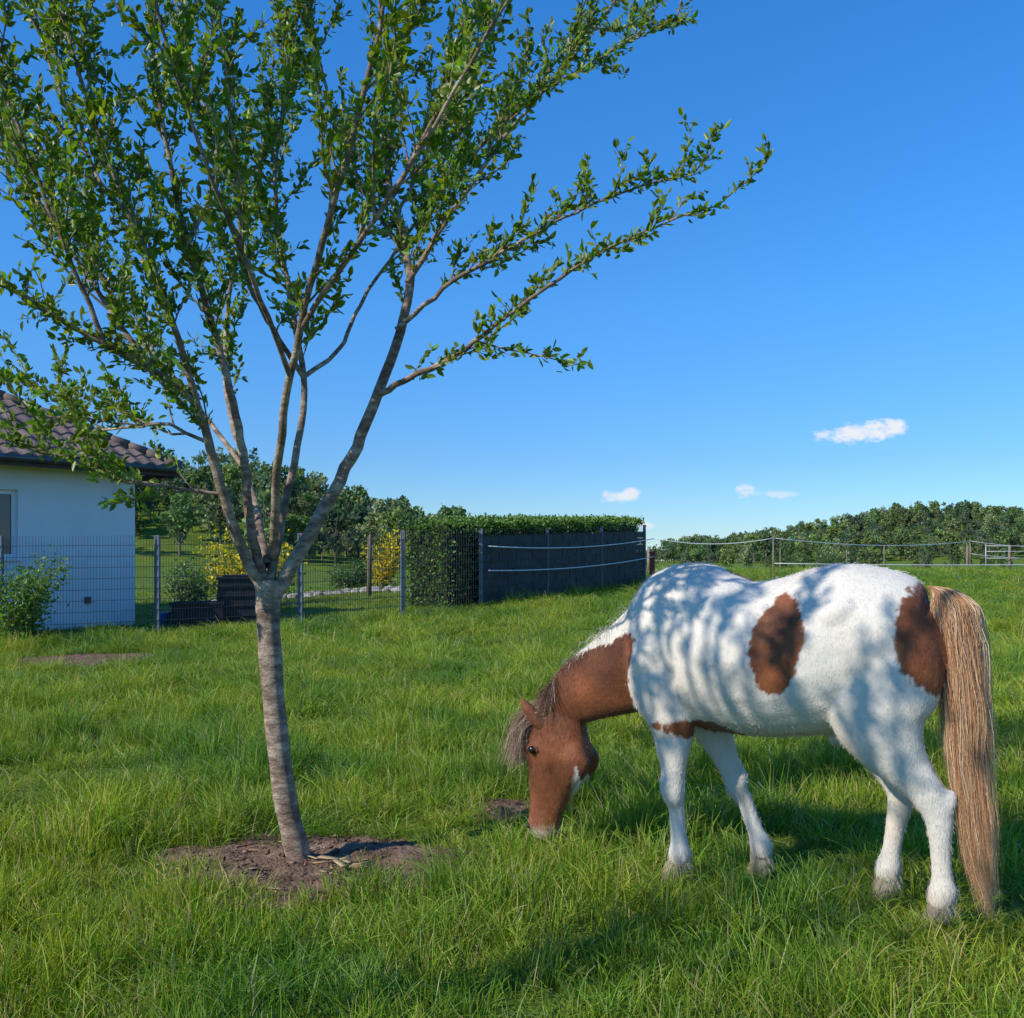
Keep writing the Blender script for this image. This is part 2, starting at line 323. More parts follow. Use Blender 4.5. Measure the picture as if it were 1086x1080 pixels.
limbs=[
 limb([(286,640,0),(330,565,.05),(372,485,.1),(402,415,.1),(432,320,.15),(428,250,.2),(412,190,.2),(420,100,.3),(438,-20,.35),(450,-110,.4)],.036,.008,(.42,1),1.1),
 limb([(400,420,.1),(440,398,0),(485,376,-.1),(545,330,-.2),(620,278,-.25),(690,243,-.3),(762,218,-.35)],.017,.0035,(.1,1),1.15,.66),
 limb([(420,350,.1),(480,300,.1),(545,262,.1),(610,225,.1),(680,198,.1),(738,182,.1)],.013,.003,(.15,1),1.15,.75),
 limb([(432,300,.15),(480,225,.2),(540,140,.3),(600,70,.4),(660,-10,.5)],.015,.004,(.1,1),1.1),
 limb([(415,210,.2),(465,120,.1),(520,30,0),(560,-70,-.1)],.014,.005,(.1,1),1.1),
 limb([(430,270,.2),(385,200,.3),(350,110,.4),(330,10,.5),(330,-80,.5)],.013,.005,(.15,1),1.0),
 limb([(283,630,0),(266,560,-.05),(258,480,-.1),(240,400,-.15),(218,320,-.2),(190,220,-.25),(168,100,-.3),(150,-60,-.3)],.026,.007,(.33,1),1.2),
 limb([(286,620,0),(300,545,.1),(316,470,.15),(322,400,.2),(305,300,.25),(292,200,.3),(305,80,.35),(330,-60,.4)],.024,.006,(.34,1),1.0),
 limb([(322,400,.2),(290,350,.1),(262,290,0),(250,190,-.1),(240,80,-.2),(225,-40,-.2)],.014,.005,(.15,1),1.1),
 limb([(283,640,0),(252,570,-.1),(226,490,-.2),(205,425,-.3),(140,380,-.4),(75,345,-.5),(5,300,-.6),(-80,240,-.65)],.03,.006,(.33,1),1.2),
 limb([(212,440,-.27),(185,345,-.4),(142,235,-.5),(92,105,-.6),(50,-50,-.6)],.017,.006,(.15,1),1.35),
 limb([(160,390,-.4),(90,290,-.3),(25,190,-.2),(-45,80,-.1)],.014,.005,(.1,1),1.35),
 limb([(110,362,-.45),(60,240,-.6),(10,110,-.7),(-30,-20,-.8)],.012,.005,(.1,1),1.2),
 limb([(238,525,-.15),(190,518,-.2),(125,508,-.3),(55,480,-.4),(-40,450,-.5)],.009,.003,(.12,1),1.2,.9),
 limb([(222,470,-.2),(170,450,-.1),(110,455,.1),(60,420,.2),(0,400,.3)],.009,.003,(.1,1),1.1,.9),
 limb([(284,600,0),(262,500,.4),(240,415,.8),(245,300,1.1),(275,180,1.3),(290,60,1.5)],.022,.006,(.35,1),1.),
 limb([(290,590,0),(296,480,-.35),(318,350,-.7),(355,210,-1.0),(395,60,-1.15),(430,-90,-1.25)],.022,.006,(.4,1),.75),
 limb([(318,350,-.7),(380,260,-1.0),(450,150,-1.2),(520,30,-1.35),(570,-60,-1.4)],.012,.004,(.3,1),.75),
 limb([(308,400,-.6),(270,300,-.95),(225,190,-1.2),(180,60,-1.4),(150,-60,-1.5)],.012,.004,(.3,1),.7),
 limb([(262,500,.4),(200,420,.7),(130,330,.9),(60,220,1.1),(0,120,1.2)],.014,.005,(.3,1),1.),
 limb([(322,400,.2),(360,370,.4),(390,310,.6),(470,200,.8),(560,110,.9),(640,60,1.0),(720,20,1.1)],.013,.004,(.25,1),1.1),
 limb([(414,240,.2),(450,170,.4),(470,90,.5),(520,-20,.6)],.01,.004,(.1,1)),
 limb([(142,235,-.5),(100,180,-.3),(50,60,-.1),(20,-50,0)],.01,.004,(.1,1),1.2),
 limb([(200,260,-.25),(230,170,.0),(200,60,.1),(190,-60,.2)],.01,.004,(.1,1),1.1),
]
def build_tree(name,base,trunkPR,limbs,leafcol,lsz0=.025,lsz1=.054):
    bV=[];bF=[];cnt=[0]; lp=[];ldr=[];lsz=[]
    def addb(P,R,n):
        V,F=tube(P,R,n); bV.append(V); bF.append(F+cnt[0]); cnt[0]+=len(V)
    def leaf_on(P,step,k=1):
        seg=np.linalg.norm(np.diff(P,axis=0),axis=1); tot=seg.sum(); cum=np.r_[0,np.cumsum(seg)]
        for s in np.arange(rng.uniform(0,step),tot,step):
            pos=np.array([np.interp(s,cum,P[:,q]) for q in range(3)]); q=min(int(np.searchsorted(cum,s)),len(P)-1); T=norm(P[q]-P[max(q-1,0)])
            for _ in range(k):
                d=T*.6+rng.normal(size=3)*.6+np.array([0,0,.15]); lp.append(pos+rng.normal(size=3)*.006); ldr.append(d); lsz.append(rng.uniform(lsz0,lsz1))
    def grow(p0,d,Ln,up,n=7,wob=.12):
        P=[np.array(p0)]; d=norm(d)
        for i in range(n):
            d=norm(d+rng.normal(size=3)*wob+np.array([0,0,up])); P.append(P[-1]+d*Ln/n)
        return np.array(P)
    addb(trunkPR[0],trunkPR[1],16)
    for P,R,(f0,f1),dens,ls in limbs:
        addb(P,R,8)
        seg=np.linalg.norm(np.diff(P,axis=0),axis=1); cum=np.r_[0,np.cumsum(seg)]; tot=cum[-1]
        for s in np.arange(f0*tot,tot,.080/dens):
            s=s+rng.uniform(-.05,.05); s=min(max(s,0),tot)
            pos=np.array([np.interp(s,cum,P[:,q]) for q in range(3)]); q=min(max(int(np.searchsorted(cum,s)),1),len(P)-1); T=norm(P[q]-P[q-1]); f=s/tot
            rd=rng.normal(size=3); rd=norm(rd-T*np.dot(rd,T))
            d=T*rng.uniform(.7,1.3)+rd*rng.uniform(.45,.95)+np.array([0,0,.28])
            Ln=rng.uniform(.12,.60)*(1.1-.55*f)*(1.0 if rng.uniform()<.7 else 1.5)*ls
            Q=grow(pos,d,Ln,.06); addb(Q,np.linspace(.0045,.0016,len(Q))*(.6+Ln),5)
            leaf_on(Q[1:],.026,2)
            for k in range(int(Ln/.065)):
                ti=rng.uniform(.15,1); qi=int(ti*(len(Q)-1)); qq=Q[qi]; T2=norm(Q[min(qi+1,len(Q)-1)]-Q[qi]+T*.001)
                d2=T2*.9+rng.normal(size=3)*.55+np.array([0,0,.1]); l2=rng.uniform(.04,.16)*(.5+.5*ls)
                Q2=grow(qq,d2,l2,.08,3); addb(Q2,np.linspace(.0022,.001,len(Q2)),3); leaf_on(Q2,.025,2)
        leaf_on(P[int(len(P)*.6):],.024,2)
    tree=empty(name,(base[0],base[1],0)); off=np.array([base[0],base[1],0])
    obj('trunk_and_branches',fast_mesh('trunk_and_branches',np.concatenate(bV)-off,np.concatenate(bF),m_bark,smooth=True),tree)
    P_=np.array(lp); n=len(P_)
    C=np.array(leafcol)*rng.uniform(.5,1.25,(n,1)); C[:,0]*=rng.uniform(.7,1.3,n)
    V,F,Cc=leaves(P_-off,np.array(ldr),np.array(lsz),C,.46)
    obj('leaves',fast_mesh('leaves',V,F,m_tleaf,Cc),tree); print('LEAVES',n)
build_tree('added_shade_tree',TB,trunk_([sv(322,932,D0),sv(316,905,D0),sv(303,850,D0),sv(294,780,D0),sv(287,700,D0),sv(284,640,D0),sv(286,615,D0)]),limbs,(.195,.29,.033))
# added tree out of view, placed up-sun so its crown dapples the pony
T2=(-2.35,1.75); B2=np.array([T2[0],T2[1],0.])
tr2=trunk_([B2+[0,0,-.1],B2+[.02,0,.1],B2+[0,.03,.6],B2+[.04,.05,1.1],B2+[.06,.08,1.6],B2+[.06,.1,1.85]])
l2=[]; fk=B2+np.array([.06,.1,1.8]); cen=np.array([-1.95,2.12,3.75])
for k in range(13):
    a=k*2.39996; rr_=.92*math.sqrt((k+.5)/13); tip=cen+np.array([rr_*math.cos(a),rr_*math.sin(a),.35+.25*math.sin(k*1.7)])
    mid=fk*.45+tip*.55+np.array([math.cos(a)*.08,math.sin(a)*.08,-.05]); P=catmull(np.array([fk,fk*.75+mid*.25+[0,0,.12],mid,tip*.6+mid*.4+[0,0,.03],tip]),5)
    l2.append((P,.022+(.004-.022)*np.linspace(0,1,len(P))**.8,(.55,1),.62,.7))
build_tree('added_shade_tree',T2,tr2,l2,(.195,.29,.033),.03,.055)
# ------------------------------------------------------------------ pony
OX,OY=1.69,3.844
pony=empty('grazing_pony',(OX,OY,0),math.radians(150))
HV=[];HF=[];hn=0
def part(rows,n=22,sub=5,k=1.0):
    """rows: x,y,z,r_lat,r_dors"""
    global hn
    A=catmull(np.array(rows,float),sub); A[:,3:]*=k; P=A[:,:3]; T=norm(np.gradient(P,axis=0)); th=np.arange(n)/n*2*math.pi; V=[]
    for i in range(len(P)):
        lat=np.array([0,1.,0]); lat=norm(lat-T[i]*np.dot(lat,T[i])); dor=np.cross(T[i],lat)
        V.append(P[i]+A[i,3]*np.cos(th)[:,None]*lat+A[i,4]*np.sin(th)[:,None]*dor)
    V=np.concatenate(V+[P[:1],P[-1:]]); m=len(P); F=[]
    for i in range(m-1):
        for j in range(n): F.append((i*n+j,i*n+(j+1)%n,(i+1)*n+(j+1)%n,(i+1)*n+j))
    for j in range(n):
        F.append(((j+1)%n,j,m*n)); F.append(((m-1)*n+j,(m-1)*n+(j+1)%n,m*n+1))
    HV.append(V); HF.extend([tuple(q+hn for q in f) for f in F]); hn+=len(V)
part([(-.04,0,1.10,.04,.06),(-.025,0,1.095,.09,.12),(.03,0,1.075,.155,.195),(.08,0,1.07,.2,.24),(.18,0,1.07,.243,.295),(.36,0,1.055,.262,.337),(.55,0,1.005,.282,.335),(.75,0,.98,.292,.330),(.92,0,1.01,.27,.345),(1.03,0,1.035,.225,.357),(1.13,0,1.0,.205,.32),(1.22,0,.96,.175,.245),(1.29,0,.93,.13,.17),(1.32,0,.92,.06,.08)],28)
part([(.98,0,1.10,.10,.235),(1.18,0,.985,.135,.25),(1.35,0,.9,.112,.205),(1.52,0,.815,.088,.165),(1.63,0,.745,.08,.135),(1.69,0,.68,.07,.10)])
part([(1.64,0,.72,.05,.07),(1.665,0,.66,.080,.115),(1.69,0,.57,.098,.155),(1.70,0,.48,.100,.172),(1.715,0,.39,.084,.150),(1.74,0,.30,.066,.112),(1.76,0,.21,.057,.088),(1.77,0,.14,.062,.084),(1.775,0,.09,.054,.068),(1.777,0,.06,.03,.035)])
for s in(1,-1):
    part([(1.59,s*.03,.56,.03,.04),(1.605,s*.05,.50,.048,.09),(1.61,s*.052,.44,.048,.095),(1.645,s*.04,.36,.03,.05)])
    part([(1.77,s*.075,.54,.015,.02),(1.775,s*.08,.515,.026,.035),(1.78,s*.07,.47,.015,.025)],12)
    part([(1.77,s*.055,.42,.01,.012),(1.76,s*.058,.35,.012,.016),(1.77,s*.05,.26,.01,.012)],10)
    part([(1.80,s*.035,.17,.015,.02),(1.81,s*.042,.135,.024,.03),(1.80,s*.03,.10,.015,.02)],12)
    part([(1.10,s*.17,1.10,.03,.05),(1.16,s*.175,.98,.045,.08),(1.19,s*.15,.86,.05,.08),(1.12,s*.16,.76,.05,.08),(1.03,s*.15,.72,.04,.05)],14)
    part([(.30,s*.20,1.22,.03,.05),(.38,s*.215,1.18,.045,.06),(.46,s*.2,1.12,.03,.05)],12)
def fore(el,kn,ft,hf,y,yh):
    e_,k_,f_,h_=[np.array(v,float) for v in (el,kn,ft,hf)]
    def m(a,b,t): return a+(b-a)*t
    R=[(1.14,y*.9,1.02,.075,.15),(1.14,y,.88,.09,.155),(e_[0]+.02,y,e_[1]+.07,.085,.125),(e_[0],y,e_[1],.075,.108)]
    for t,a,b in((.35,.060,.082),(.7,.046,.060)): q=m(e_,k_,t); R.append((q[0],y,q[1],a,b))
    R.append((k_[0]+.006,y,k_[1]+.02,.050,.062)); R.append((k_[0],y,k_[1]-.03,.045,.054))
    for t,a,b in((.3,.034,.041),(.75,.032,.040)): q=m(k_,f_,t); R.append((q[0],yh,q[1],a,b))
    R.append((f_[0],yh,f_[1],.043,.056)); q=m(f_,h_,.45); R.append((q[0],yh,q[1],.036,.043)); 
    part([r_ for r_ in R],18,4,.92)
fore((1.07,.68),(1.065,.41),(1.045,.13),(1.075,.02),.135,.115)
fore((1.0,.68),(.87,.41),(.765,.14),(.765,.02),-.135,-.15)
part([(.2,.1,1.18,.11,.16),(.2,.125,1.02,.125,.225),(.22,.14,.88,.118,.23),(.21,.145,.76,.098,.19),(.155,.145,.65,.073,.125),(.075,.135,.55,.052,.08),(.025,.125,.475,.046,.068),(.005,.12,.41,.042,.055),(.0,.12,.30,.034,.042),(-.005,.12,.2,.033,.042),(-.008,.12,.14,.043,.057),(.01,.12,.08,.037,.044)],20,4,.95)
part([(-.035,.125,.535,.012,.014),(-.035,.125,.50,.024,.028),(-.022,.125,.43,.018,.02)],10)
part([(.24,-.1,1.18,.11,.16),(.26,-.13,1.02,.125,.215),(.29,-.145,.88,.115,.21),(.31,-.15,.76,.095,.175),(.29,-.145,.65,.072,.12),(.23,-.135,.55,.052,.078),(.185,-.125,.475,.045,.066),(.18,-.12,.41,.042,.054),(.20,-.12,.30,.034,.042),(.215,-.12,.2,.033,.041),(.225,-.12,.14,.042,.055),(.24,-.12,.08,.036,.043)],20,4,.95)
part([(.13,-.125,.535,.012,.014),(.132,-.125,.50,.024,.028),(.145,-.125,.43,.018,.02)],10)
part([(.30,0,.72,.03,.04),(.36,0,.685,.045,.05),(.44,0,.675,.03,.035)],10) # sheath
me=bpy.data.meshes.new('body'); me.from_pydata(np.concatenate(HV).tolist(),[],HF); me.update()
tmp=obj('tmp',me); md=tmp.modifiers.new('r','REMESH'); md.mode='VOXEL'; md.voxel_size=.009; md.use_smooth_shade=True
md=tmp.modifiers.new('s','SMOOTH'); md.factor=.5; md.iterations=10
dg=bpy.context.evaluated_depsgraph_get(); bm_=bpy.data.meshes.new_from_object(tmp.evaluated_get(dg)); bpy.data.objects.remove(tmp)
nv=len(bm_.vertices); co=np.zeros(nv*3,np.float32); bm_.vertices.foreach_get('co',co); co=co.reshape(-1,3)
no=np.zeros(nv*3,np.float32); bm_.vertices.foreach_get('normal',no); no=no.reshape(-1,3)
WHITE=np.array([.70,.64,.545]); BROWN=np.array([.20,.064,.023]); PINK=np.array([.5,.36,.30])
colr=np.zeros((nv,3),np.float32)
def blend(c,t,k): t=min(max(t,0),1); return c*(1-t)+k*t
for i in range(nv):
    x,y,z=map(float,co[i]); nz=noise.noise(Vector((x*9,y*9,z*9)))*.5+noise.noise(Vector((x*28,y*28,z*28)))*.45+noise.noise(Vector((x*90,y*90,z*40)))*.35
    c=WHITE.copy()
    # yellowed / dirty areas of the white coat and legs; belly browner downwards
    if x<1.5: c=blend(c,.55*max(0,noise.noise(Vector((x*3+5,y*3,z*3)))+.15),np.array([.56,.44,.31]))
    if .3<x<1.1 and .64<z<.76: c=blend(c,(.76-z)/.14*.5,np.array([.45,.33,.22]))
    if z<.45 and x<1.4: c=blend(c,(.5-z)*(.35+1.2*max(0,noise.noise(Vector((x*8,y*8,z*8))))),np.array([.42,.35,.25]))
    w1=1-math.hypot((x-.585+.12*(z-1.06))/.105,(z-1.06)/.205)
    w2=1-math.hypot((x-.0)/.155,(z-1.13)/.245)
    w3=(x-1.265+.12*(z-.8))/.1 if z<1.2 else -1
    w3=min(w3,(1.03-.42*(x-1.4)-z)/.06)
    w4=1-math.hypot((x-.95)/.17,(z-.685)/.045)
    w5=1-math.hypot((x-.80)/.09,(z-1.36)/.07) if y<.02 else -1
    if y>0: b=max(w1*4+nz*.9,w2*4+nz*.9)
    else: b=max(w2*4+nz*.9,(1-math.hypot((x-.7)/.2,(z-1.1)/.2))*4+nz)
    b=max(b,w3*3+nz*1.6,w4*2+nz,w5*3+nz)
    if x>1.4 and z<.7: b=1
    bt=min(max(b*4,0),1)
    dk=max(0,min(1,(z-.50)/.25))*max(0,min(1,(x-1.2)/.1))*max(0,min(1,.6+1.5*noise.noise(Vector((x*5,y*5,z*5)))))
    br=BROWN*(1+.35*nz)*(1+.5*noise.noise(Vector((x*6+3,y*6,z*6))))*(1-.5*dk)
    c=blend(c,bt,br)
    if x>1.55:
        if z<.15: c=blend(c,(.15-z+.03*nz)/.05,PINK)
        if x<1.575+.5*max(0,.42-z) and z<.45 and z>.2: c=blend(c,(1.57+.45*max(0,.42-z)-x)/.02,WHITE)
    if z<.16 and x<1.4: c=blend(c,(.16-z)/.2,np.array([.5,.42,.3]))
    c*=1+.06*noise.noise(Vector((x*4,y*4,z*4)))+.06*nz
    colr[i]=c
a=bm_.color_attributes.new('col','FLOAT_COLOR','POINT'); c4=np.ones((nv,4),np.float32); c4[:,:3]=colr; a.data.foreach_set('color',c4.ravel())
m_coat,nt=newmat('pony_coat')
at=N(nt,'ShaderNodeAttribute',attribute_name='col'); tc=N(nt,'ShaderNodeTexCoord'); mp=N(nt,'ShaderNodeMapping'); mp.inputs['Scale'].default_value=(1,1,.3); L(nt,tc.outputs['Object'],mp.inputs[0])
n1=N(nt,'ShaderNodeTexNoise',Scale=160.,Detail=5.); L(nt,mp.outputs[0],n1.inputs['Vector'])
n2=N(nt,'ShaderNodeTexNoise',Scale=9.,Detail=5.); L(nt,tc.outputs['Object'],n2.inputs['Vector'])
ad=N(nt,'ShaderNodeMath',operation='MULTIPLY_ADD'); L(nt,n2.outputs[0],ad.inputs[0]); ad.inputs[1].default_value=4.; L(nt,n1.outputs[0],ad.inputs[2])
b=N(nt,'ShaderNodeBump',Strength=.4,Distance=.007); L(nt,ad.outputs[0],b.inputs['Height'])
p=N(nt,'ShaderNodeBsdfPrincipled',Roughness=.6); p.inputs['Specular IOR Level'].default_value=.25; p.inputs['Sheen Weight'].default_value=.1
L(nt,at.outputs['Color'],p.inputs['Base Color']); L(nt,b.outputs[0],p.inputs['Normal']); o=N(nt,'ShaderNodeOutputMaterial'); L(nt,p.outputs[0],o.inputs[0])
bm_.materials.clear(); bm_.materials.append(m_coat); bm_.polygons.foreach_set('use_smooth',[True]*len(bm_.polygons)); obj('body',bm_,pony)
m_hair=mat_leaf('pony_hair',.12,.42,0,False,.35)
k=rng.integers(0,nv,70000); P0=co[k]+rng.normal(size=(len(k),3))*.004; n_=no[k]
flow=np.tile(np.array([-.8,0,-.75]),(len(k),1)); isleg=(co[k][:,2]<.66); flow[isleg]=(-.15,0,-1); hd=(co[k][:,0]>1.5); flow[hd]=(.1,0,-1)
fl=flow-n_*np.sum(flow*n_,1,keepdims=True)+rng.normal(size=(len(k),3))*.10; fl=norm(fl)
ln=rng.uniform(.007,.014,(len(k),1)); ln[(co[k][:,2]<.17)&(co[k][:,0]<1.4)]*=1.8
Pp=np.stack([P0-n_*.002,P0+fl*ln*.5+n_*.0004,P0+fl*ln+n_*.0008],1)
V,F,Cc=ribbons(Pp,np.full(len(k),.0013),colr[k]*rng.uniform(.84,1.1,(len(k),1)),3)
obj('coat_hair',fast_mesh('coat_hair',V,F,m_hair,Cc),pony)
def strands(name,paths,w,C,seed): 
    V,F,Cc=ribbons(paths,w,C,seed); return obj(name,fast_mesh(name,V,F,m_hair,Cc),pony)
# tail
n=6500; K=18; t=np.linspace(0,1,K); ctr=catmull(np.array([(.045,.0,1.30),(-.01,.01,1.275),(-.05,.03,1.18),(-.075,.05,.95),(-.095,.07,.65),(-.125,.075,.35),(-.17,.07,.05)]),6)
cl=np.linspace(0,1,len(ctr)); nl=60
lock=rng.integers(0,nl,n); la=rng.uniform(0,6.28,nl); lr=np.sqrt(rng.uniform(0,1,nl)); lph=rng.uniform(0,6.28,nl); lfr=rng.uniform(9,17,nl); lend=rng.uniform(.62,1.0,nl)
a=la[lock]+rng.normal(0,.35,n); rr=np.clip(lr[lock]+rng.normal(0,.16,n),0,1.15); end=np.clip(lend[lock]*rng.uniform(.85,1.04,n),.4,1.02)
wd=np.interp(t,[0,.1,.3,.6,.8,1],[.018,.04,.082,.088,.062,.02])
tt=t[None]*end[:,None]; Cx=np.stack([np.interp(tt,cl,ctr[:,q]) for q in range(3)],-1)
wv=(.013*np.sin(tt*lfr[lock][:,None]+lph[lock][:,None])+.004*np.sin(tt*38+rng.uniform(0,6.28,(n,1))))*np.clip(tt*2.5,0,1)
wv2=(.012*np.cos(tt*lfr[lock][:,None]*.8+lph[lock][:,None]*2))*np.clip(tt*2.5,0,1)
fly=rng.normal(0,.014,(n,1))*tt**2
paths=Cx.copy(); paths[...,0]+=np.cos(a)[:,None]*rr[:,None]*np.interp(tt,t,wd)*.9+wv+fly; paths[...,1]+=np.sin(a)[:,None]*rr[:,None]*np.interp(tt,t,wd)*.75+wv2
lc=rng.uniform(.7,1.2,nl); base=np.array([.60,.32,.15]); Ct=base*lc[lock][:,None]*rng.uniform(.8,1.2,(n,1)); lt=rng.uniform(0,1,n)<np.where(lc[lock]>1,.75,.25); Ct[lt]=np.array([.84,.65,.42])*rng.uniform(.8,1.1,(lt.sum(),1))
Cg=Ct[:,None]*np.interp(tt,[0,.12,.5,1],[.7,.85,1.0,1.1])[...,None]
strands('tail',paths,rng.uniform(.0013,.0028,n),Cg,5)
# mane along crest, and forelock
crest=catmull(np.array([(.94,0,1.37),(1.05,0,1.365),(1.2,0,1.262),(1.33,0,1.155),(1.46,0,1.055),(1.58,0,.955),(1.69,0,.85),(1.75,0,.77)]),8); cc_=np.linspace(0,1,len(crest))
n=3600; u_=rng.uniform(0,1,n)**.9; R0=np.stack([np.interp(u_,cc_,crest[:,q]) for q in range(3)],1); R0[:,1]+=rng.normal(0,.016,n); R0[:,2]-=.022
side=np.where(rng.uniform(0,1,n)<np.where(u_>.84,.4,.12),1,-1); Ln=rng.uniform(.05,.17,n)*np.where(u_<.15,.6,1)*np.where(u_>.8,1.2,1); Ln=np.where((side>0)&(u_<.84),Ln*.4,Ln)
K=7; t=np.linspace(0,1,K)[None,:,None]; dn=norm(np.stack([rng.normal(-.12,.2,n),side*.35,-np.ones(n)],1))[:,None]
up=norm(np.stack([np.full(n,.15)+rng.normal(0,.3,n),side*.5,np.ones(n)*1.0],1))[:,None]; off2=rng.uniform(.03,.07,n)[:,None,None]
paths=R0[:,None]+up*off2*np.sin(np.clip(t*2.2,0,1.57))+dn*(t**1.5)*Ln[:,None,None]+np.stack([np.zeros(n),side*.07,np.zeros(n)],1)[:,None]*t
Cm=np.where((u_<.72+rng.normal(0,.08,n))[:,None],np.array([.76,.68,.55]),np.array([.17,.10,.06]))*rng.uniform(.7,1.2,(n,1))
strands('mane',paths,rng.uniform(.0016,.003,n),Cm,6)
n=1900; R0=np.stack([rng.normal(1.735,.02,n),rng.normal(0,.03,n),rng.normal(.69,.02,n)],1)
Ln=rng.uniform(.12,.30,n); dn=np.stack([rng.normal(.0,.10,n),rng.normal(.16,.24,n),-np.ones(n)],1)[:,None]
paths=R0[:,None]+np.array([.15,0,.01])*np.sin(np.clip(t*1.9,0,1.57))+dn*(t**1.6)*Ln[:,None,None]
Cm=np.array([.26,.17,.11])*rng.uniform(.4,1.9,(n,1)); strands('forelock',paths,rng.uniform(.0014,.0026,n),Cm,8)
fp=[]
for hx,hy in((1.03,.115),(.75,-.15),(-.02,.12),(.21,-.12)):
    a=rng.uniform(0,6.28,160); R0=np.stack([hx+.02+np.cos(a)*.042,hy+np.sin(a)*.034,rng.uniform(.06,.13,160)],1)
    o_=np.stack([np.cos(a)*.012-.012,np.sin(a)*.01,-np.ones(160)*rng.uniform(.03,.06,160)],1)
    fp.append(R0[:,None]+t*o_[:,None])
fp=np.concatenate(fp); strands('fetlock_hair',fp,np.full(len(fp),.002),np.array([.62,.54,.42])*rng.uniform(.7,1.1,(len(fp),1)),9)
m_ear=mat_std('ear_hair',(.12,.042,.02),(.22,.08,.035),30,.8,.3,200)
m_eye=mat_std('eye',(.01,.006,.004),(.02,.01,.006),10,.08,0,10,spec=.6)
m_dark=mat_std('dark_skin',(.03,.02,.018),(.06,.04,.035),30,.6,.2,100)
m_hoof=mat_std('hoof_horn',(.12,.10,.07),(.30,.25,.17),12,.55,.3,60,(1,1,.3))
for s in(1,-1):
    mbx=MB(); A=catmull(np.array([(1.735,s*.055,.60),(1.762,s*.066,.635),(1.795,s*.075,.67),(1.83,s*.082,.71),(1.855,s*.082,.745)]),4); mbx.tube(A,np.interp(np.linspace(0,1,len(A)),[0,.3,.7,1],[.026,.037,.026,.003]),12)
    mbx.make('ear',m_ear,pony,True)
    for nm,c,rad,mt in(('eye',(1.783,s*.098,.507),.0205,m_eye),('nostril',(1.828,s*.058,.133),.013,m_dark)):
        mbx=MB(); ths=np.linspace(-1.5,1.5,9); A=[(c[0],c[1],c[2]+rad*math.sin(q)) for q in ths]; mbx.tube(A,[rad*math.cos(q) for q in ths],14); mbx.make(nm,mt,pony,True)
    mbx=MB(); A=[(1.783+.026*math.cos(q),s*.099,.507+.018*math.sin(q)) for q in np.linspace(-.3,3.5,12)]; mbx.tube(A,[.007]*12,8); mbx.make('eyelid',m_ear,pony,True)
for hx,hy in((1.075,.115),(.77,-.15),(.015,.12),(.245,-.12)):
    mbx=MB(); mbx.tube([(hx-.012,hy,.085),(hx-.008,hy,.075),(hx,hy,.04),(hx+.008,hy,.0),(hx+.008,hy,-.004)],[.034,.042,.05,.058,.05],18); mbx.make('hoof',m_hoof,pony,True)
# ------------------------------------------------------------------ house
m_wall=mat_std('white_render',(.76,.76,.76),(.83,.83,.83),1.5,.9,.25,90)
m_roof=mat_std('roof_tiles',(.11,.08,.07),(.21,.15,.125),2.5,.8,.4,30)
m_trim=mat_std('dark_wood_trim',(.05,.035,.03),(.09,.06,.05),5,.6,.2,30)
m_gut=mat_std('gutter_metal',(.07,.065,.065),(.12,.11,.11),5,.4,.05,30,metal=.5)
m_frame=mat_std('window_frame',(.75,.75,.75),(.8,.8,.8),3,.4,.0,30)
m_glass=mat_std('window_glass',(.02,.03,.05),(.03,.045,.07),2,.05,.0,5,spec=.8)
m_fence=mat_std('fence_anthracite',(.035,.04,.05),(.055,.06,.075),5,.45,.05,30)
house=empty('white_house',(-7.86,20.5,0),math.atan2(-.75,-.66))
mbx=MB(); H=3.3
wx0,wx1=2.35,3.65
mbx.abox(0,wx0,-8,0,-.5,H); mbx.abox(wx1,10,-8,0,-.5,H); mbx.abox(wx0,wx1,-8,0,-.5,1.45); mbx.abox(wx0,wx1,-8,0,2.75,H); mbx.abox(wx0,wx1,-8,-.18,1.45,2.75)
mbx.make('walls',m_wall,house)
mbx=MB(); za,zb_=1.45,2.75
for a_,b_,c_,d_ in((wx0,wx0+.08,za,zb_),(wx1-.08,wx1,za,zb_),(wx0+.08,wx1-.08,za,za+.08),(wx0+.08,wx1-.08,zb_-.08,zb_),((wx0+wx1)/2-.03,(wx0+wx1)/2+.03,za+.08,zb_-.08)): mbx.abox(a_,b_,-.17,-.09,c_,d_)
mbx.abox(wx0-.05,wx1+.05,-.09,.06,za-.05,za-.002)
mbx.make('window_frame',m_frame,house); mbx=MB(); mbx.abox(wx0+.08,wx1-.08,-.15,-.13,za+.08,zb_-.08); mbx.make('window_glass',m_glass,house)
ov=.6; x0,x1,y0,y1=-ov-.1,10+ov,-8-ov,ov; pit=.56; ez=H+.05
def roof_plane(org,u,vn,length,depth,mb):
    rows=int(depth/.33); wavl=.30
    for r_ in range(rows):
        s0,s1=r_*depth/rows,(r_+1)*depth/rows+.03
        xs=np.linspace(s0,length-s0,max(8,int((length-2*s0)/.05)))
        wv=.025*np.sin(xs/wavl*2*math.pi)
        A=[];B=[];Cv=[]
        for x_,w_ in zip(xs,wv):
            x2=min(max(x_,s1),length-s1) if length-2*s1>0 else length/2
            A.append(org+u*x_+vn*s0+np.array([0,0,s0*pit+.045+w_])); B.append(org+u*x2+vn*s1+np.array([0,0,s1*pit+.01+w_])); Cv.append(org+u*x_+vn*s0+np.array([0,0,s0*pit+.005+w_]))
        n=len(xs); F=[(i,i+1,n+i+1,n+i) for i in range(n-1)]+[(2*n+i,2*n+i+1,i+1,i) for i in range(n-1)]
        mb.add(A+B+Cv,F)
mbx=MB(); dep=(y1-y0)/2
